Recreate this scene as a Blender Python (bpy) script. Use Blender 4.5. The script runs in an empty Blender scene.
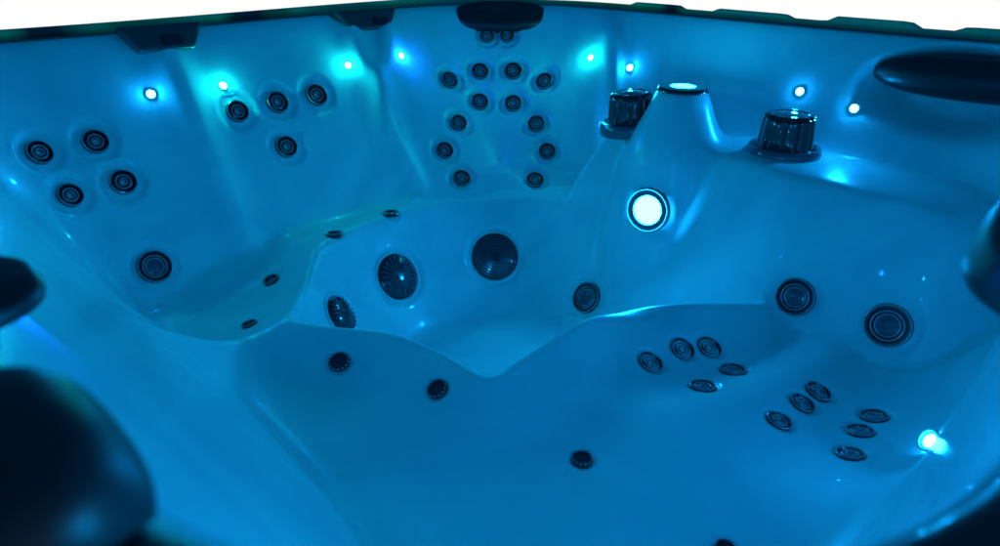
import bpy, bmesh, math, random
import numpy as np
from mathutils import Vector, Matrix

random.seed(7)
C = bpy.context.scene.collection
SQ2 = math.sqrt(2.0)

# ------------------------------------------------------------------ camera
CAM_Z, PITCH, FPX = 0.153, math.radians(26.5), 650.0
cd = bpy.data.cameras.new("camera")
cam = bpy.data.objects.new("camera", cd)
C.objects.link(cam)
cam.location = (0, 0, CAM_Z)
cam.rotation_euler = (math.pi / 2 - PITCH, 0, 0)
cd.sensor_width = 36.0
cd.lens = 36.0 * FPX / 1000.0
cd.clip_start = 0.01
cd.clip_end = 500
cd.dof.use_dof = True
cd.dof.focus_distance = 1.45
cd.dof.aperture_fstop = 5.2
bpy.context.scene.camera = cam


# ------------------------------------------------------------------ shell height field
def sp(x, r):
    """soft max(x, 0) with rounding r"""
    return r * np.logaddexp(0, x / r)


def smax(a, b, k):
    return k * np.logaddexp(a / k, b / k)


def smin(a, b, k):
    return -smax(-a, -b, k)


def sstep(x, a, b):
    t = np.clip((x - a) / (b - a), 0, 1)
    return t * t * (3 - 2 * t)


A0, A1, B0, B1 = 0.0, 1.658, -.006, 1.658
CA, CB, HA, HB = (A0 + A1) / 2, (B0 + B1) / 2, (A1 - A0) / 2, (B1 - B0) / 2


def rim_sd(a, b):
    """distance inside the rim outline (positive inside)"""
    pa, pb = a - CA, b - CB
    r = np.where((pa > 0) & (pb > 0), 0.34, np.where((pa < 0) & (pb < 0), 0.297, 0.30))
    qx, qy = np.abs(pa) - HA + r, np.abs(pb) - HB + r
    d = np.minimum(smax(qx, qy, .07), 0) + np.hypot(np.maximum(qx, 0), np.maximum(qy, 0)) - r
    return -d


def poly_sd(x, y, pts):
    """signed distance to a polygon, positive inside"""
    d2 = np.full(np.shape(x), 1e9)
    ins = np.zeros(np.shape(x), bool)
    n = len(pts)
    for i in range(n):
        x0, y0 = pts[i]
        x1, y1 = pts[(i + 1) % n]
        ex, ey = x1 - x0, y1 - y0
        wx, wy = x - x0, y - y0
        t = np.clip((wx * ex + wy * ey) / (ex * ex + ey * ey), 0, 1)
        d2 = np.minimum(d2, (wx - ex * t) ** 2 + (wy - ey * t) ** 2)
        c = (y0 > y) != (y1 > y)
        ins ^= c & (x < (x1 - x0) * (y - y0) / (y1 - y0 + 1e-12) + x0)
    d = np.sqrt(d2)
    return np.where(ins, d, -d)


def catmull(pts, n=8, closed=True):
    out = []
    N = len(pts)
    for i in range(N if closed else N - 1):
        p = [np.array(pts[(i + k) % N] if closed else pts[min(max(i + k, 0), N - 1)], float) for k in (-1, 0, 1, 2)]
        for j in range(n):
            t = j / n
            out.append(tuple(0.5 * (2 * p[1] + (p[2] - p[0]) * t + (2 * p[0] - 5 * p[1] + 4 * p[2] - p[3]) * t * t + (3 * p[1] - p[0] - 3 * p[2] + p[3]) * t ** 3)))
    return out


FAR_EDGE = [(-.405, 1.12), (-.41, 1.24), (-.385, 1.39), (-.27, 1.56), (-.09, 1.665), (.10, 1.68), (.26, 1.60), (.38, 1.44), (.50, 1.28)]
NEAR_EDGE = [(.56, 1.19), (.455, 1.165), (.27, 1.115), (.15, 1.045), (.07, .965), (.005, .895), (-.015, .868), (-.035, .882), (-.10, .945), (-.19, 1.0), (-.30, 1.02), (-.37, 1.035)]
FOOTWELL = catmull(FAR_EDGE, 6, False) + catmull(NEAR_EDGE, 5, False)


def arch(X, Y):
    return .011 * sstep(np.abs(X), .25, 1.0) * sstep(Y, .45, 1.0)


def height(X, Y):
    a, b = (X + Y) / SQ2, (Y - X) / SQ2
    d = rim_sd(a, b)
    dist = {"fr": A1 - a, "fl": B1 - b, "nl": a - A0, "nr": b - B0}
    # steepness of the side wall round the rim
    wx = {k: np.exp(-np.clip(v, -.2, 3) / .07) for k, v in dist.items()}
    S = {"fr": 2.6, "fl": 1.9, "nl": 1.75, "nr": 7.2}
    slope = sum(wx[k] * S[k] for k in wx) / sum(wx.values())
    corner = np.exp(-(X / .26) ** 2) * sstep(Y, 1.3, 1.8)
    slope = slope * (1 - corner) + 1.28 * corner
    # bulging pillars between the seat backs
    bul = .022 * (np.exp(-((a - .555) / .045) ** 2) + np.exp(-((a - 1.045) / .04) ** 2)) * sstep(-dist["fl"], -.55, -.2)
    bul = bul + .020 * (np.exp(-((X - .315) / .03) ** 2) + np.exp(-((X + .315) / .03) ** 2)) * sstep(Y, 1.6, 1.85)
    d2_ = d - bul * sstep(d, .005, .06)
    wall = -slope * sp(d2_ - .012, .008)

    # seats
    seat = np.full_like(X, -.50)
    near = sstep(-Y, -1.10, -1.0) * sstep(X, -.62, -.5)
    seat = seat + .080 * near + .022 * near * sstep(X, .1, .4)
    # gentle slope under the near left rim, up to the arm rest
    nl = -.47 * (1 - np.exp(-np.maximum(a - .005, -.1) / .155))
    G = smax(seat, nl, .025)
    # bowl of the left corner seat
    tt = np.clip(((X + .755) * .065 + (Y - 1.215) * -.03) / (.065 ** 2 + .03 ** 2), 0, 1)
    r = np.hypot(X + .755 - .065 * tt, Y - 1.215 + .03 * tt)
    cup = -.545 + .25 * r * r + 2.2 * sp(r - .31, .045)
    G = smin(G, cup, .012)
    # dish of the near seat
    f = poly_sd(X, Y, FOOTWELL)
    r2 = np.hypot(X - .174, Y - 1.009) - .622
    dish = -.507 + 2.0 * sp(r2, .03) + (.74 + .30 * sstep(X, .05, .35)) * sp(f + .11, .03) - 3.0 * sp(f - .02, .01)
    dish = dish + 1.6 * sp(-(b - .10), .02)
    G = smin(G, np.where(f > .02, 9.0, dish), .02)
    # two calf channels running to the far right wall
    for b0, b1, ae in ((.46, .375, 1.20), (.205, .205, 1.22)):
        bc = b0 + (b1 - b0) * (a - .85) / .35
        ch = -.530 + ((b - bc) / .066) ** 2 * .026 + .7 * sp(.88 - a, .07)
        G = smin(G, ch, .03)
    # control shelf along the far right side
    sh = sp(1.325 - a, .012)
    shelf = -.255 - 2.9 * sh - 3.0 * sp(.14 - b, .03) - 2.2 * sp(b - .985, .012)
    # wall under the shelf runs on into the right corner
    low = -.33 - 3.2 * sp(1.325 - a, .03) - 1.6 * sp(b - .96, .03)
    G = smax(G, low, .02)
    G = smax(G, shelf, .012)
    # footwell
    well = -.50 + .06 * 0 - 1.75 * sp(f - .0, .012) + 3.0 * sp(-f, .01)
    floor = np.full_like(X, -.745)
    well = smax(well, floor, .02)
    G = smin(G, well, .012)
    Z = smax(G, wall, .018)
    # waterfall spout on the shelf
    r3 = np.hypot(X - .432, Y - 1.569)
    spout = -.138 - .02 * sp(r3 - .06, .01) - .125 * (1 - np.exp(-sp(r3 - .062, .005) / .030)) - 7.0 * sp(r3 - .125, .012)
    spout = smax(spout, -.9 + 0 * X, .01)
    Z = smax(Z, spout, .018)
    # outer lip
    Z = np.where(d < 0, np.maximum(-5.0 * sp(-d - RIM_W, .008), -.13), Z)
    return Z - arch(X, Y)


RIM_W = .06


def blur(Z, n):
    k = np.array([1, 4, 6, 4, 1], float) / 16
    for _ in range(n):
        for ax in (0, 1):
            P = np.pad(Z, [(2, 2) if i == ax else (0, 0) for i in (0, 1)], mode="edge")
            Z = sum(k[j] * np.take(P, range(j, j + Z.shape[ax]), axis=ax) for j in range(5))
    return Z


STEP = .0038
ga = np.arange(A0 - .115, A1 + .115, STEP)
gb = np.arange(B0 - .115, B1 + .115, STEP)
GA, GB = np.meshgrid(ga, gb, indexing="ij")
GX, GY = (GA - GB) / SQ2, (GA + GB) / SQ2
GZ = blur(height(GX, GY), 2)


def surf(X, Y):
    """bilinear height on the shell"""
    a, b = (X + Y) / SQ2, (Y - X) / SQ2
    i = np.clip((a - ga[0]) / STEP, 0, len(ga) - 2.001)
    j = np.clip((b - gb[0]) / STEP, 0, len(gb) - 2.001)
    i0, j0 = np.floor(i).astype(int), np.floor(j).astype(int)
    u, v = i - i0, j - j0
    return (GZ[i0, j0] * (1 - u) * (1 - v) + GZ[i0 + 1, j0] * u * (1 - v) + GZ[i0, j0 + 1] * (1 - u) * v + GZ[i0 + 1, j0 + 1] * u * v)


def normal_at(X, Y, e=.02):
    zx = (surf(X + e, Y) - surf(X - e, Y)) / (2 * e)
    zy = (surf(X, Y + e) - surf(X, Y - e)) / (2 * e)
    n = np.array([-float(zx), -float(zy), 1.0])
    return n / np.linalg.norm(n)


# ------------------------------------------------------------------ materials
def mat(name, col, rough=.4, metal=0.0, coat=0.0, spec=.5):
    m = bpy.data.materials.new(name)
    m.use_nodes = True
    p = m.node_tree.nodes["Principled BSDF"]
    p.inputs["Base Color"].default_value = (*col, 1)
    p.inputs["Roughness"].default_value = rough
    p.inputs["Metallic"].default_value = metal
    p.inputs["Coat Weight"].default_value = coat
    p.inputs["Coat Roughness"].default_value = .05
    p.inputs["Specular IOR Level"].default_value = spec
    return m


def noise_color(m, c0, c1, scale, detail=4, lo=.35, hi=.65, dist=0.0):
    nt = m.node_tree
    p = nt.nodes["Principled BSDF"]
    tc = nt.nodes.new("ShaderNodeTexCoord")
    n = nt.nodes.new("ShaderNodeTexNoise")
    n.inputs["Scale"].default_value = scale
    n.inputs["Detail"].default_value = detail
    n.inputs["Distortion"].default_value = dist
    r = nt.nodes.new("ShaderNodeValToRGB")
    r.color_ramp.elements[0].position = lo
    r.color_ramp.elements[1].position = hi
    r.color_ramp.elements[0].color = (*c0, 1)
    r.color_ramp.elements[1].color = (*c1, 1)
    nt.links.new(tc.outputs["Object"], n.inputs["Vector"])
    nt.links.new(n.outputs["Fac"], r.inputs["Fac"])
    nt.links.new(r.outputs["Color"], p.inputs["Base Color"])
    return r


def emis(name, col, strength):
    m = bpy.data.materials.new(name)
    m.use_nodes = True
    nt = m.node_tree
    nt.nodes.clear()
    e = nt.nodes.new("ShaderNodeEmission")
    o = nt.nodes.new("ShaderNodeOutputMaterial")
    e.inputs[0].default_value = (*col, 1)
    e.inputs[1].default_value = strength
    nt.links.new(e.outputs[0], o.inputs[0])
    return m


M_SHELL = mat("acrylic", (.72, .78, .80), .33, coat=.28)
noise_color(M_SHELL, (.60, .71, .74), (.84, .88, .88), 2.4, 9, .3, .72, 2.4)
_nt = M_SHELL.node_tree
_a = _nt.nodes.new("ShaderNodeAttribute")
_a.attribute_name = "rim_shade"
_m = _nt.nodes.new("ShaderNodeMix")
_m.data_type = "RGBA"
_m.inputs[7].default_value = (.012, .02, .024, 1)  # shade painted into the acrylic: rim top goes near black, as if unlit
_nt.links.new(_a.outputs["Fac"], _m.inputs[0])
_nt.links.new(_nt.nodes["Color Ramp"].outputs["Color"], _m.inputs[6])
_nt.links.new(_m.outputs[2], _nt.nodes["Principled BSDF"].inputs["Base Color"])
_n = _nt.nodes.new("ShaderNodeTexNoise")
_n.inputs["Scale"].default_value = 34
_n.inputs["Detail"].default_value = 6
_b = _nt.nodes.new("ShaderNodeBump")
_b.inputs["Strength"].default_value = .10
_b.inputs["Distance"].default_value = .004
_nt.links.new(_nt.nodes["Texture Coordinate"].outputs["Object"], _n.inputs["Vector"])
_nt.links.new(_n.outputs["Fac"], _b.inputs["Height"])
_nt.links.new(_b.outputs["Normal"], _nt.nodes["Principled BSDF"].inputs["Normal"])
M_BLACK = mat("black_plastic", (.014, .022, .034), .22, coat=.6)
M_SMOKE = mat("smoked_plastic", (.06, .10, .14), .18, coat=.8)
M_GLOSS = mat("gloss_black", (.006, .008, .016), .08, coat=1.0)
M_RING = mat("smoke_chrome", (.50, .60, .66), .28, metal=.75)
M_CHROME = mat("chrome", (.55, .62, .68), .12, metal=1.0)
M_RUBBER = mat("pillow_rubber", (.010, .013, .018), .42)
noise_color(M_RUBBER, (.007, .010, .014), (.014, .018, .022), 60, 3)
M_CAB = mat("cabinet_wood", (.06, .045, .035), .6)
noise_color(M_CAB, (.04, .03, .024), (.10, .07, .05), 9, 6)
M_WHITE = emis("white_backdrop", (1, 1, 1), 1.0)

# ------------------------------------------------------------------ mesh helpers
root = bpy.data.objects.new("hot_tub", None)
C.objects.link(root)
root.location = (0, CB * SQ2, -.92)
root["label"] = "square acrylic hot tub lit by blue lights, with dark jets and black headrests"
root["category"] = "hot tub"
bpy.context.view_layer.update()


def link(name, me, m, parent, mw=None):
    for x in (m if isinstance(m, (list, tuple)) else [m]):
        me.materials.append(x)
    o = bpy.data.objects.new(name, me)
    C.objects.link(o)
    par(o, parent, mw)
    return o


WORLD = {}


def par(o, parent, mw=None):
    mw = Matrix.Identity(4) if mw is None else mw
    pm = WORLD.get(parent.name, parent.matrix_world.copy() if parent.parent is None else None)
    o.parent = parent
    o.matrix_parent_inverse = Matrix.Identity(4)
    o.matrix_basis = pm.inverted() @ mw
    WORLD[o.name] = mw.copy()


WORLD["hot_tub"] = Matrix.Translation(root.location)


def bm_mesh(name, bm, smooth=True, sharp=None):
    bmesh.ops.recalc_face_normals(bm, faces=bm.faces)
    me = bpy.data.meshes.new(name)
    bm.to_mesh(me)
    bm.free()
    if smooth:
        me.polygons.foreach_set("use_smooth", [True] * len(me.polygons))
    if sharp:
        me.set_sharp_from_angle(angle=math.radians(sharp))
    return me


def lathe(bm, prof, n=40, flute=None, matidx=0, z0=0.0, cx=0.0, cy=0.0):
    """prof: list of (r, z); flute(theta, r, z) -> r"""
    rings = []
    for r, z in prof:
        if r < 1e-6:
            rings.append([bm.verts.new((cx, cy, z + z0))])
            continue
        ring = []
        for k in range(n):
            t = 2 * math.pi * k / n
            rr = flute(t, r, z) if flute else r
            ring.append(bm.verts.new((cx + rr * math.cos(t), cy + rr * math.sin(t), z + z0)))
        rings.append(ring)
    for p, q in zip(rings[:-1], rings[1:]):
        for k in range(n):
            if len(p) == 1 and len(q) == 1:
                continue
            if len(p) == 1:
                f = bm.faces.new((p[0], q[k], q[(k + 1) % n]))
            elif len(q) == 1:
                f = bm.faces.new((p[k], q[0], p[(k + 1) % n]))
            else:
                f = bm.faces.new((p[k], q[k], q[(k + 1) % n], p[(k + 1) % n]))
            f.material_index = matidx


def lathe_mesh(name, prof, n=40, flute=None, sharp=35):
    bm = bmesh.new()
    lathe(bm, prof, n, flute)
    return bm_mesh(name, bm, True, sharp)


def frame(p, n, spin=0.0):
    n = Vector(n).normalized()
    up = Vector((0, 0, 1)) if abs(n.z) < .95 else Vector((0, 1, 0))
    x = up.cross(n).normalized()
    y = n.cross(x)
    m = Matrix((x, y, n)).transposed().to_4x4()
    m.translation = Vector(p)
    return m @ Matrix.Rotation(spin, 4, "Z")


# ------------------------------------------------------------------ fittings: where they sit on the shell
# (kind, x, y, radius) in metres, in tub space
FIT = [
    ("jet", -0.9104, 1.2581, 0.0249),
    ("jet", -0.8440, 1.3373, 0.0263),
    ("jet", -0.8661, 1.2438, 0.0254),
    ("jet", -0.7984, 1.3205, 0.0268),
    ("jet", -0.6258, 1.5620, 0.0268),
    ("jet", -0.5526, 1.6380, 0.0279),
    ("jet", -0.4748, 1.7155, 0.0291),
    ("jet", -0.5298, 1.5868, 0.0279),
    ("jet", -0.1490, 1.9900, 0.0268),
    ("jet", -0.0609, 2.0462, 0.0274),
    ("jet", 0.0397, 2.0507, 0.0275),
    ("jet", 0.1327, 2.0124, 0.0271),
    ("jet", -0.0603, 1.9826, 0.0271),
    ("jet", 0.0392, 1.9845, 0.0272),
    ("jet", -0.1204, 1.9042, 0.0264),
    ("jet", 0.1068, 1.9237, 0.0267),
    ("jet", -0.1576, 1.8240, 0.0258),
    ("jet", 0.1372, 1.8575, 0.0263),
    ("jet", -0.1083, 1.7793, 0.0257),
    ("jet", 0.1007, 1.7932, 0.0259),
    ("jet", -0.0401, 2.1220, 0.0232),
    ("jet", 0.0216, 2.1243, 0.0232),
    ("calf_jet", 0.2714, 0.9741, 0.0239),
    ("calf_jet", 0.3426, 1.0254, 0.0249),
    ("calf_jet", 0.4004, 1.0461, 0.0254),
    ("calf_jet", 0.3500, 0.9169, 0.0229),
    ("calf_jet", 0.4251, 0.9832, 0.0243),
    ("calf_jet", 0.4462, 0.8225, 0.0212),
    ("calf_jet", 0.5080, 0.8781, 0.0223),
    ("calf_jet", 0.5531, 0.9173, 0.0231),
    ("calf_jet", 0.5242, 0.7509, 0.0199),
    ("calf_jet", 0.5745, 0.8166, 0.0212),
    ("calf_jet", 0.6194, 0.8584, 0.0220),
    ("big_jet", -0.7388, 1.2515, 0.0364),
    ("big_jet", 0.2257, 1.4974, 0.0433),
    ("big_jet", 0.6014, 1.1640, 0.0398),
    ("big_jet", 0.7256, 1.0455, 0.0422),
    ("air", -0.2765, 0.9307, 0.0189),
    ("air", -0.1005, 0.8453, 0.0175),
    ("air", 0.1185, 0.7206, 0.0159),
    ("air", 0.2770, 0.5651, 0.0135),
    ("air", -0.5243, 1.3247, 0.0179),
    ("air", -0.5145, 1.1457, 0.0160),
    ("air", -0.2843, 1.5869, 0.0203),
    ("air", -0.4002, 1.4443, 0.0188),
    ("suction", -0.2614, 1.4860, 0.0641),
    ("suction", -0.0138, 1.6211, 0.0688),
    ("suction", -0.3590, 1.2712, 0.0497),
    ("led", -0.7707, 1.4600, 0.0110),
    ("led", -0.6557, 1.5744, 0.0118),
    ("led", -0.4093, 1.8152, 0.0135),
    ("led", -0.2827, 1.9361, 0.0143),
    ("led", 0.2652, 1.9737, 0.0146),
    ("led", 0.3627, 1.8783, 0.0140),
    ("led", 0.7020, 1.5503, 0.0117),
    ("led", 0.7875, 1.4559, 0.0111),
    ("light", 0.3501, 1.4513, 0.0548),
    ("light", 0.5815, 0.6804, 0.0160),
]

# ------------------------------------------------------------------ the shell mesh
def build_shell():
    D = rim_sd(GA, GB)
    keep = D > -(RIM_W + .028)
    V = np.stack([GX, GY, GZ], -1)
    # vertex normals from gradients
    za, zb = np.gradient(GZ, STEP, STEP)
    nx, ny = (za - zb) / SQ2, (za + zb) / SQ2
    N = np.stack([-nx, -ny, np.ones_like(GZ)], -1)
    N /= np.linalg.norm(N, axis=-1, keepdims=True)
    base = V.copy()
    for kind, x, y, r in FIT:
        if kind in ("led",):
            continue
        c = np.array([x, y, float(surf(x, y))])
        dd = np.linalg.norm(base - c, axis=-1)
        if kind == "jet":
            R, h = r * 1.85, -.006
        elif kind == "suction":
            R, h = r * 1.25, -.006
        elif kind == "light":
            R, h = r * 1.25, -.003
        elif kind == "big_jet":
            R, h = r * 1.5, -.004
        else:
            R, h = r * 1.35, -.004
        w = 1 - sstep(dd, R * .80, R * 1.02)
        V += N * (w * h)[..., None]
    # scoop round the right corner headrest
    c = np.array([.9364, 1.3517, -.0884])
    tang = (base[..., 0] - c[0]) / SQ2 - (base[..., 1] - c[1]) / SQ2
    q = np.sqrt((tang / .195) ** 2 + ((base[..., 2] - c[2] + .025) / .092) ** 2 + ((base - c) @ np.array([.7071, .7071, 0]) / .25) ** 2)
    V += np.array([.7071, .7071, 0]) * (.065 * (1 - sstep(q, .55, 1.1)))[..., None]
    idx = -np.ones(keep.shape, int)
    idx[keep] = np.arange(keep.sum())
    q = keep[:-1, :-1] & keep[1:, :-1] & keep[1:, 1:] & keep[:-1, 1:]
    F = np.stack([idx[:-1, :-1][q], idx[1:, :-1][q], idx[1:, 1:][q], idx[:-1, 1:][q]], -1)
    me = bpy.data.meshes.new("shell")
    verts = V[keep]
    me.vertices.add(len(verts))
    me.vertices.foreach_set("co", verts.ravel())
    me.loops.add(F.size)
    me.loops.foreach_set("vertex_index", F.ravel())
    me.polygons.add(len(F))
    me.polygons.foreach_set("loop_start", np.arange(0, F.size, 4))
    me.polygons.foreach_set("use_smooth", np.ones(len(F), bool))
    me.update(calc_edges=True)
    me.validate()
    at_ = me.attributes.new("rim_shade", "FLOAT", "POINT")
    at_.data.foreach_set("value", (1 - sstep(D, -.002, .006))[keep])  # mask of the painted shade on the rim top
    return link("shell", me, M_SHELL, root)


build_shell()


def at(x, y, off=0.0, e=.02):
    n = normal_at(x, y, e)
    return Vector((x, y, float(surf(x, y)))) + Vector(n) * off, Vector(n)


# cabinet round the outside
def outline(off, n=20):
    pts = []
    for (sa, sb, r) in ((1, 1, .34), (-1, 1, .30), (-1, -1, .297), (1, -1, .30)):
        ca, cb = CA + sa * (HA - r), CB + sb * (HB - r)
        t0 = {(1, 1): 0, (-1, 1): 90, (-1, -1): 180, (1, -1): 270}[(sa, sb)]
        for k in range(n + 1):
            t = math.radians(t0 + 90 * k / n)
            a, b = ca + (r + off) * math.cos(t), cb + (r + off) * math.sin(t)
            pts.append(((a - b) / SQ2, (a + b) / SQ2))
    return pts


def wall_ring(bm, off, z0, z1, th):
    o, i = outline(off), outline(off - th)
    n = len(o)
    vs = [[bm.verts.new((x, y, z)) for x, y in ring] for ring, z in ((o, z0), (o, z1), (i, z1), (i, z0))]
    for A, B in zip(vs, vs[1:] + vs[:1]):
        for k in range(n):
            bm.faces.new((A[k], A[(k + 1) % n], B[(k + 1) % n], B[k]))


bm = bmesh.new()
wall_ring(bm, RIM_W + .05, -.92, -.10, .03)
link("cabinet", bm_mesh("cabinet", bm, True, 40), M_CAB, root)

M_TRIM = mat("rim_trim", (.03, .2, .08), .35, coat=.3)
_r = noise_color(M_TRIM, (.01, .06, .05), (.06, .9, .30), 2.4, 2, .40, .46)  # green and tan stand in for slivers of background beyond the rim
_r.color_ramp.elements.new(.66).color = (.8, .68, .45, 1)
M_TRIM.node_tree.nodes["Noise Texture"].inputs["Scale"].default_value = 3.0


def trim():
    """raised outer lip round the rim, with made-up bumps on the right standing in for background bits"""
    bm = bmesh.new()
    n = 60
    o, i = outline(RIM_W + .012, n), outline(RIM_W - .012, n)
    o2 = []
    for ring in (o, i):
        dense = []
        for k in range(len(ring)):
            p, q = np.array(ring[k]), np.array(ring[(k + 1) % len(ring)])
            m = max(1, int(np.linalg.norm(q - p) / .02))
            dense += [tuple(p + (q - p) * t / m) for t in range(m)] if ring is i else []
        o2.append(dense)
    pts = o2[1]
    N = len(pts)
    rows = []
    for k, (x, y) in enumerate(pts):
        px, py = pts[k - 1]
        qx, qy = pts[(k + 1) % N]
        t = np.array([qx - px, qy - py])
        t /= np.linalg.norm(t)
        nx, ny = t[1], -t[0]
        a, b = (x + y) / SQ2, (y - x) / SQ2
        h = .008
        if b > 1.5:
            h = .016
        if a > 1.55:
            for b0, b1, hh in ((1.02, 1.16, .016), (.72, .90, .016), (.44, .60, .02), (.05, .33, .017)):
                h = max(h, hh * float(sstep(b, b0 - .03, b0) * (1 - sstep(b, b1, b1 + .03))))
        if a < .08 or b < .0:
            h = .003
        dz = float(arch(x, y))
        rows.append([bm.verts.new((x + nx * u, y + ny * u, z - dz)) for u, z in ((0, -.003), (.002, h * .8), (.006, h), (.018, h), (.024, h * .7), (.026, -.02))])
    for k in range(N):
        A, B = rows[k], rows[(k + 1) % N]
        for j in range(5):
            bm.faces.new((A[j], A[j + 1], B[j + 1], B[j]))
    return bm_mesh("rim_trim", bm, True, 40)


link("rim_trim", trim(), M_TRIM, root)

# ------------------------------------------------------------------ jets
def jet_meshes(r, big=False):
    if big:
        bez = [(r * .60, .000), (r * .62, .004), (r * .66, .007), (r * .70, .004), (r * .74, .004), (r * .80, .0085), (r * .90, .0085), (r * .98, .005), (r, .0), (r, -.006)]
        noz = [(0, .004), (r * .10, .0055), (r * .16, .003), (r * .40, .001), (r * .50, .003), (r * .55, .0055), (r * .595, .004), (r * .60, -.004)]
    else:
        bez = [(r * .48, .0), (r * .52, .005), (r * .57, .0065), (r * .60, .003), (r * .70, .0015), (r * .78, .004), (r * .86, .0085), (r * .94, .0085), (r, .004), (r * 1.01, -.006)]
        noz = [(0, -.004), (r * .16, -.004), (r * .18, .003), (r * .24, .0055), (r * .30, .0055), (r * .36, .002), (r * .47, .0), (r * .48, -.006)]
    return lathe_mesh("jet", bez, 48), lathe_mesh("nozzle", noz, 32)


def ring_mesh(name, r, t, z, n=48):
    prof = [(r + t * math.cos(k * math.pi / 4), z + t * math.sin(k * math.pi / 4)) for k in range(9)]
    return lathe_mesh(name, prof, n, sharp=None)


CACHE = {}


def put(name, key, maker, m, parent, mw):
    if key not in CACHE:
        me = maker()
        for x in (m if isinstance(m, (list, tuple)) else [m]):
            me.materials.append(x)
        CACHE[key] = me
    o = bpy.data.objects.new(name, CACHE[key])
    C.objects.link(o)
    par(o, parent, mw)
    return o


def spokes_mesh(r, n, name="spokes"):
    bm = bmesh.new()
    for k in range(n):
        t = 2 * math.pi * k / n
        R = Matrix.Rotation(t, 4, "Z")
        q = bmesh.ops.create_cube(bm, size=1)["verts"]
        bmesh.ops.scale(bm, vec=(r * .50, r * .05, .004), verts=q)
        bmesh.ops.translate(bm, vec=(r * .33, 0, .0035), verts=q)
        bmesh.ops.rotate(bm, matrix=R, verts=q, cent=(0, 0, 0))
    return bm_mesh(name, bm, False)


def add_jet(kind, x, y, r):
    off = {"jet": -.006, "calf_jet": -.0055, "big_jet": -.004}[kind]
    p, n = at(x, y, off, .03 if kind != "calf_jet" else .02)
    mw = frame(p, n, random.uniform(0, 6)) @ Matrix.Diagonal((1, 1, .75 if kind == "calf_jet" else 1, 1))
    q = round(r, 3)
    big = kind == "big_jet"
    j = put("jet", ("bez", big, q), lambda: jet_meshes(q, big)[0], M_BLACK, root, mw)
    put("nozzle", ("noz", big, q), lambda: jet_meshes(q, big)[1], M_SMOKE, j, mw)
    put("trim_ring", ("tr", big, q), lambda: ring_mesh("trim_ring", q * (.66 if big else .55), .0011, .0062), M_RING, j, mw)
    put("rim_ring", ("rr", big, q), lambda: ring_mesh("rim_ring", q * .93, .0010, .0082), M_RING, j, mw)
    put("nozzle_ring", ("nr", big, q), lambda: ring_mesh("nozzle_ring", q * (.50 if big else .27), .0008, .0058), M_RING, j, mw)
    if big:
        put("spokes", ("spk", q), lambda: spokes_mesh(q, 3), M_SMOKE, j, mw)


def add_air(x, y, r):
    p, n = at(x, y, -.0035)
    if y > 1.36:
        n = (n * .12 + Vector((0, .12, 1)) * .88).normalized()
    mw = frame(p, n)
    q = round(r, 3)
    o = put("air_injector", ("air", q), lambda: lathe_mesh("air_injector", [(0, .0025), (q * .5, .0030), (q * .72, .002), (q * .78, .0052), (q * .9, .0055), (q, .003), (q, -.004)], 36), M_BLACK, root, mw)

    def scallops():
        bm = bmesh.new()
        for k in range(14):
            t = 2 * math.pi * k / 14
            s = bmesh.ops.create_uvsphere(bm, u_segments=8, v_segments=6, radius=q * .10)["verts"]
            bmesh.ops.translate(bm, vec=(q * .88 * math.cos(t), q * .88 * math.sin(t), .0065), verts=s)
        return bm_mesh("scalloped_ring", bm)
    put("scalloped_ring", ("sc", q), scallops, M_CHROME, o, mw)


def add_suction(x, y, r, pin):
    p, n = at(x, y, -.004, .05)
    mw = frame(p, n, .3)
    q = round(r, 3)
    o = put("suction_cover", ("suc", q, pin), lambda: lathe_mesh("suction_cover", [(0, .020), (q * .3, .0195), (q * .6, .0165), (q * .82, .0115), (q * .92, .006), (q * .93, -.006)], 56), M_BLACK, root, mw)
    put("mounting_ring", ("sucr", q), lambda: lathe_mesh("mounting_ring", [(q * .94, -.006), (q * .95, .005), (q * 1.0, .006), (q * 1.08, .003), (q * 1.10, -.004)], 56), M_SHELL, o, mw)

    def grille():
        bm = bmesh.new()
        if pin:
            for k in range(22):
                t = 2 * math.pi * k / 22
                q1 = bmesh.ops.create_cube(bm, size=1)["verts"]
                bmesh.ops.scale(bm, vec=(q * .66, q * .085, .0025), verts=q1)
                bmesh.ops.rotate(bm, matrix=Matrix.Rotation(.55, 4, "X"), verts=q1, cent=(0, 0, 0))
                bmesh.ops.rotate(bm, matrix=Matrix.Rotation(.165, 4, "Y"), verts=q1, cent=(0, 0, 0))
                bmesh.ops.translate(bm, vec=(q * .50, 0, .0165), verts=q1)
                bmesh.ops.rotate(bm, matrix=Matrix.Rotation(t, 4, "Z"), verts=q1, cent=(0, 0, 0))
        else:
            for j, f in enumerate((.25, .36, .47, .58, .69, .80)):
                z = .0205 - .009 * f * f * 1.25
                lathe(bm, [(q * (f - .02), z - .002), (q * (f - .018), z + .0008), (q * (f + .018), z + .0004), (q * (f + .02), z - .002)], 56)
        return bm_mesh("grille", bm, True, 30)
    put("grille", ("sucg", q, pin), grille, M_SMOKE, o, mw)
    return o


def led_mat(name, col, strength):
    return emis(name, (.004, col[1], col[2]), strength)


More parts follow.
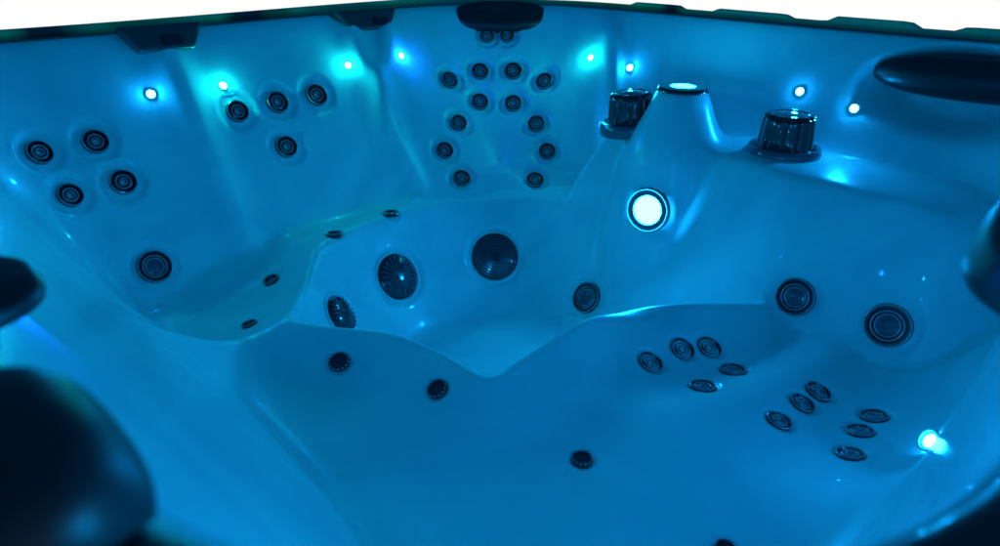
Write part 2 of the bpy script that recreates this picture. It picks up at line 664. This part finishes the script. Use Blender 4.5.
M_LEDS = {"blue": led_mat("led_blue", (0, .36, 1.0), 1280), "teal": led_mat("led_teal", (0, .76, .80), 900), "near": led_mat("led_near_added", (0, .39, 1.0), 1080), "dim": led_mat("led_dim_added", (0, .33, 1.0), 280), "deep": led_mat("led_deep", (0, .18, 1.0), 1250)}  # near and dim serve only the added lamps on the near walls
M_MAIN = led_mat("lit_lens_blue", (0, .36, 1.0), 190)
M_SPOT = led_mat("lit_lens_small", (0, .34, 1.0), 260)
M_SIDE = led_mat("lit_lens_deep", (0, .12, 1.0), 900)
M_FALL = led_mat("lit_lens_spout", (0, .5, 1.0), 90)
LED_COL = ["blue", "teal", "teal", "deep", "teal", "blue", "blue", "blue"]
li = 0


def add_led(x, y, col):
    p, n = at(x, y, 0)
    mw = frame(p, n)
    q = .0082
    o = put("led_light", "ledb", lambda: lathe_mesh("led_light", [(q * .96, -.002), (q * 1.02, .0022), (q * 1.2, .0022), (q * 1.35, -.003)], 24), M_SHELL, root, mw)
    k = 1.9 if col in ("teal", "deep") else 1.35
    put("lens", "ledl" + col, lambda: lathe_mesh("lens", [(0, .0034 * k), (q * .5, .003 * k), (q * .85, .0020 * k), (q, .0008)], 24), M_LEDS[col], o, mw)


def add_light(x, y, r, m, lean=0.0, turn=None):
    p, n = at(x, y, -.003)
    if turn is not None:
        n = (n + turn).normalized()
        p = p + n * .004
    if lean:
        n = (n * (1 - lean) + (Vector((0, 0, CAM_Z)) - p).normalized() * lean).normalized()
        p = p + n * .006
    mw = frame(p, n)
    q = round(r, 4)
    o = put("underwater_light", ("uwl", q), lambda: lathe_mesh("underwater_light", [(q * .62, .001), (q * .65, .004), (q * .84, .003), (q * .86, .005), (q * .95, .005), (q, .0), (q, -.005)], 48), M_SMOKE, root, mw)
    put("trim_ring", ("uwt", q), lambda: ring_mesh("trim_ring", q * .93, .0020, .005), M_RING, o, mw)
    put("lens", ("uwll", q, m.name), lambda: lathe_mesh("lens", [(0, .007), (q * .4, .006), (q * .54, .004), (q * .62, .001)], 40), m, o, mw)


for kind, x, y, r in FIT:
    if kind in ("jet", "calf_jet", "big_jet"):
        add_jet(kind, x, y, r)
    elif kind == "air":
        add_air(x, y, r)
    elif kind == "suction":
        o = add_suction(x, y, r, x < -.1)
        o["label"] = "black suction cover with fan shaped blades" if x < -.1 else "black suction cover with concentric rings"
    elif kind == "led":
        add_led(x, y, LED_COL[li])
        li += 1
    elif kind == "light":
        add_light(x, y, max(r, .0155), M_MAIN if r > .03 else M_SPOT, 0 if r > .03 else .45)

# a third light on the near left wall, under the headrests
add_light((.03 - .465) / SQ2, (.03 + .465) / SQ2, .014, M_SIDE, 0, Vector((.5, -.5, .1)))
# unseen small lamps added under the near rim to brighten the near seat
for a, b in ((.075, 1.02), (.72, .02), (1.0, .02)):
    add_led((a - b) / SQ2, (a + b) / SQ2, "dim")
for a, b in ((.12, .058), (.21, .05)):
    add_led((a - b) / SQ2, (a + b) / SQ2, "near")

# ------------------------------------------------------------------ knobs
def knob(x, y, rb, spin):
    z = float(surf(x, y))
    n = Vector(normal_at(x, y, .04))
    n = (n * .2 + Vector((0, 0, 1)) * .8).normalized()
    mw = frame((x, y, z - .004), n, spin)
    fl = lambda t, r, zz: r * (1 - .085 * (max(0, math.cos(11 * t)) ** 3)) if r > rb * .5 and zz > .02 else r
    q = rb
    o = put("diverter_knob", ("kn", q), lambda: lathe_mesh("diverter_knob", [(q * .80, .0), (q * .79, .018), (q * .76, .022), (q * .735, .05), (q * .705, .078), (q * .68, .086), (q * .62, .091), (q * .52, .092), (q * .48, .090), (q * .3, .093), (0, .0945)], 144, fl, 40), M_GLOSS, root, mw)
    put("base_ring", ("knb", q), lambda: lathe_mesh("base_ring", [(q * .80, .006), (q * .82, .016), (q * .88, .021), (q * .96, .020), (q * 1.01, .014), (q * 1.02, .006), (q * 1.02, -.010)], 64), M_SMOKE, o, mw)


knob(.6446, 1.4478, .079, .2)
knob(.338, 1.665, .078, .5)

# waterfall light on the spout
wx, wy = .432, 1.569
mw = Matrix.Translation((wx, wy, float(surf(wx, wy)) - .003))
wf = put("waterfall_ring", "wfr", lambda: lathe_mesh("waterfall_ring", [(.030, .002), (.031, .007), (.036, .008), (.056, .006), (.060, .0), (.060, -.004)], 48), M_GLOSS, root, mw)
put("lens", "wfl", lambda: lathe_mesh("lens", [(0, .010), (.018, .0085), (.028, .006), (.030, .003)], 32), M_FALL, wf, mw)

# ------------------------------------------------------------------ drops left on the shell round the jets
M_DROP = mat("water_drop", (.9, .95, 1), .02)
M_DROP.node_tree.nodes["Principled BSDF"].inputs["Transmission Weight"].default_value = 1.0
M_DROP.node_tree.nodes["Principled BSDF"].inputs["IOR"].default_value = 1.33
bm = bmesh.new()
rd = random.Random(11)
for kind, x, y, r in FIT:
    if kind not in ("jet", "big_jet", "suction", "air"):
        continue
    for _ in range(4 if kind == "big_jet" else 2):
        t = rd.uniform(0, 6.28)
        q = r * rd.uniform(1.25, 2.6)
        p0, n0 = at(x, y, 0, .03)
        m0 = frame(p0, n0)
        g = m0 @ Vector((q * math.cos(t), q * math.sin(t), 0))
        p1, n1 = at(g.x, g.y, 0, .012)
        if (p1 - p0).length > r * 3.2:
            continue
        rr = rd.uniform(.0012, .0026)
        dv = bmesh.ops.create_uvsphere(bm, u_segments=10, v_segments=6, radius=rr)["verts"]
        bmesh.ops.transform(bm, matrix=frame(p1, n1) @ Matrix.Diagonal((1, rd.uniform(.8, 1.3), .55, 1)), verts=dv)
drops = link("water_droplets", bm_mesh("water_droplets", bm), M_DROP, root)
drops["kind"] = "stuff"

# ------------------------------------------------------------------ headrests
def pillow_mesh(L, H, T, ex=2.6, scoop=0.0):
    bm = bmesh.new()
    bmesh.ops.create_uvsphere(bm, u_segments=64, v_segments=32, radius=1.0)
    for v in bm.verts:
        x, y, z = v.co
        s = lambda c: math.copysign(abs(c) ** (2 / ex), c)
        r = (abs(x) ** ex + abs(y) ** ex + abs(z) ** ex) ** (-1 / ex)
        x, y, z = x * r, y * r, z * r
        zz = z * T
        if scoop and z > 0:
            zz -= scoop * math.exp(-(x / .6) ** 2 - (y / .6) ** 2)
        v.co = (x * L, y * H, zz)
    return bm_mesh("headrest", bm)


def headrest(center, facing, L, H, T, scoop=0.0, ex=2.6, roll=0.0):
    mw = frame(center, facing) @ Matrix.Rotation(roll, 4, "Z")
    me = pillow_mesh(L, H, T, ex, scoop)
    return link("headrest", me, M_RUBBER, root, mw)


def ab(a, b, z):
    return ((a - b) / SQ2, (a + b) / SQ2, z)


FL = Vector((1, -1, .5)).normalized()    # faces into the tub from the far left side
FR = Vector((-1, -1, .5)).normalized()
NL = Vector((1, 1, 1.0)).normalized()
NR = Vector((-1, 1, .6)).normalized()
headrest((0, 2.165, -.04), (0, -1, .55), .145, .048, .04, .012, 3)


def side_headrest(p, facing, L, H, T, push, **k):
    n = Vector(facing)
    headrest(Vector(p) + n * push, facing, L, H, T, **k)


def slab_mesh(w0, w1, h, t):
    """moulded headrest bracket: a bevelled trapezoid block"""
    bm = bmesh.new()
    q = [(-w0, h), (w0, h), (w1, -h), (-w1, -h)]
    vs = [[bm.verts.new((x, y, z)) for x, y in q] for z in (-t, t)]
    bm.faces.new(vs[0][::-1])
    bm.faces.new(vs[1])
    for k in range(4):
        bm.faces.new((vs[0][k], vs[0][(k + 1) % 4], vs[1][(k + 1) % 4], vs[1][k]))
    bmesh.ops.bevel(bm, geom=bm.edges[:], offset=t * .5, segments=4, profile=.6, affect="EDGES")
    return bm_mesh("headrest", bm, True, 50)


M_TEAL = mat("teal_plastic", (.012, .045, .05), .3, coat=.4)


def slab_headrest(p, facing, w0, w1, h, t, sx):
    mw = frame(p, facing)
    o = link("headrest", slab_mesh(w0, w1, h, t), M_TEAL, root, mw)
    bm = bmesh.new()
    q = bmesh.ops.create_cube(bm, size=1)["verts"]
    bmesh.ops.scale(bm, vec=(w1 * .75, h * .8, .012), verts=q)
    bmesh.ops.bevel(bm, geom=bm.edges[:], offset=.004, segments=2, affect="EDGES")
    link("slot", bm_mesh("slot", bm, True, 40), M_GLOSS, o, mw @ Matrix.Translation((sx, -h * .25, t)))


slab_headrest((-.7594, 1.546, -.0286), FL, .092, .062, .029, .018, .012)
slab_headrest((-.3737, 1.9361, -.0269), FL, .105, .065, .028, .018, .035)
side_headrest((.9447, 1.3498, -.0802), FR, .18, .042, .052, -.018, ex=2.4)
NL = Vector((1, 1, .4)).normalized()
NR = Vector((-1, 1, .4)).normalized()
headrest(ab(-.020, .214, -.006), NL, .050, .036, .054, ex=2.8)
headrest(ab(-.004, .405, -.008), Vector((1, 1, 0)).normalized(), .042, .012, .051, ex=2.8)
headrest(ab(.475, -.002, -.002), NR, .10, .028, .054, ex=3.6)

# ------------------------------------------------------------------ backdrop, world
bm = bmesh.new()
bmesh.ops.create_circle(bm, cap_ends=True, radius=60, segments=64)
me = bm_mesh("backdrop", bm, False)
bd = bpy.data.objects.new("backdrop", me)
C.objects.link(bd)
bd.location = (0, 0, -.925)
me.materials.append(M_WHITE)
bd["kind"] = "structure"
bd["label"] = "plain white backdrop all round the hot tub"

w = bpy.data.worlds.new("World")
bpy.context.scene.world = w
w.use_nodes = True
bg = w.node_tree.nodes["Background"]
bg.inputs[0].default_value = (0, .36, 1, 1)
bg.inputs[1].default_value = .17

sc = bpy.context.scene
sc.view_settings.view_transform = "Standard"
sc.view_settings.look = "None"
sc.view_settings.exposure = 0
sc.view_settings.gamma = 1
sc.cycles.use_denoising = True
sc.cycles.max_bounces = 10
sc.cycles.diffuse_bounces = 8
sc.cycles.sample_clamp_indirect = 6
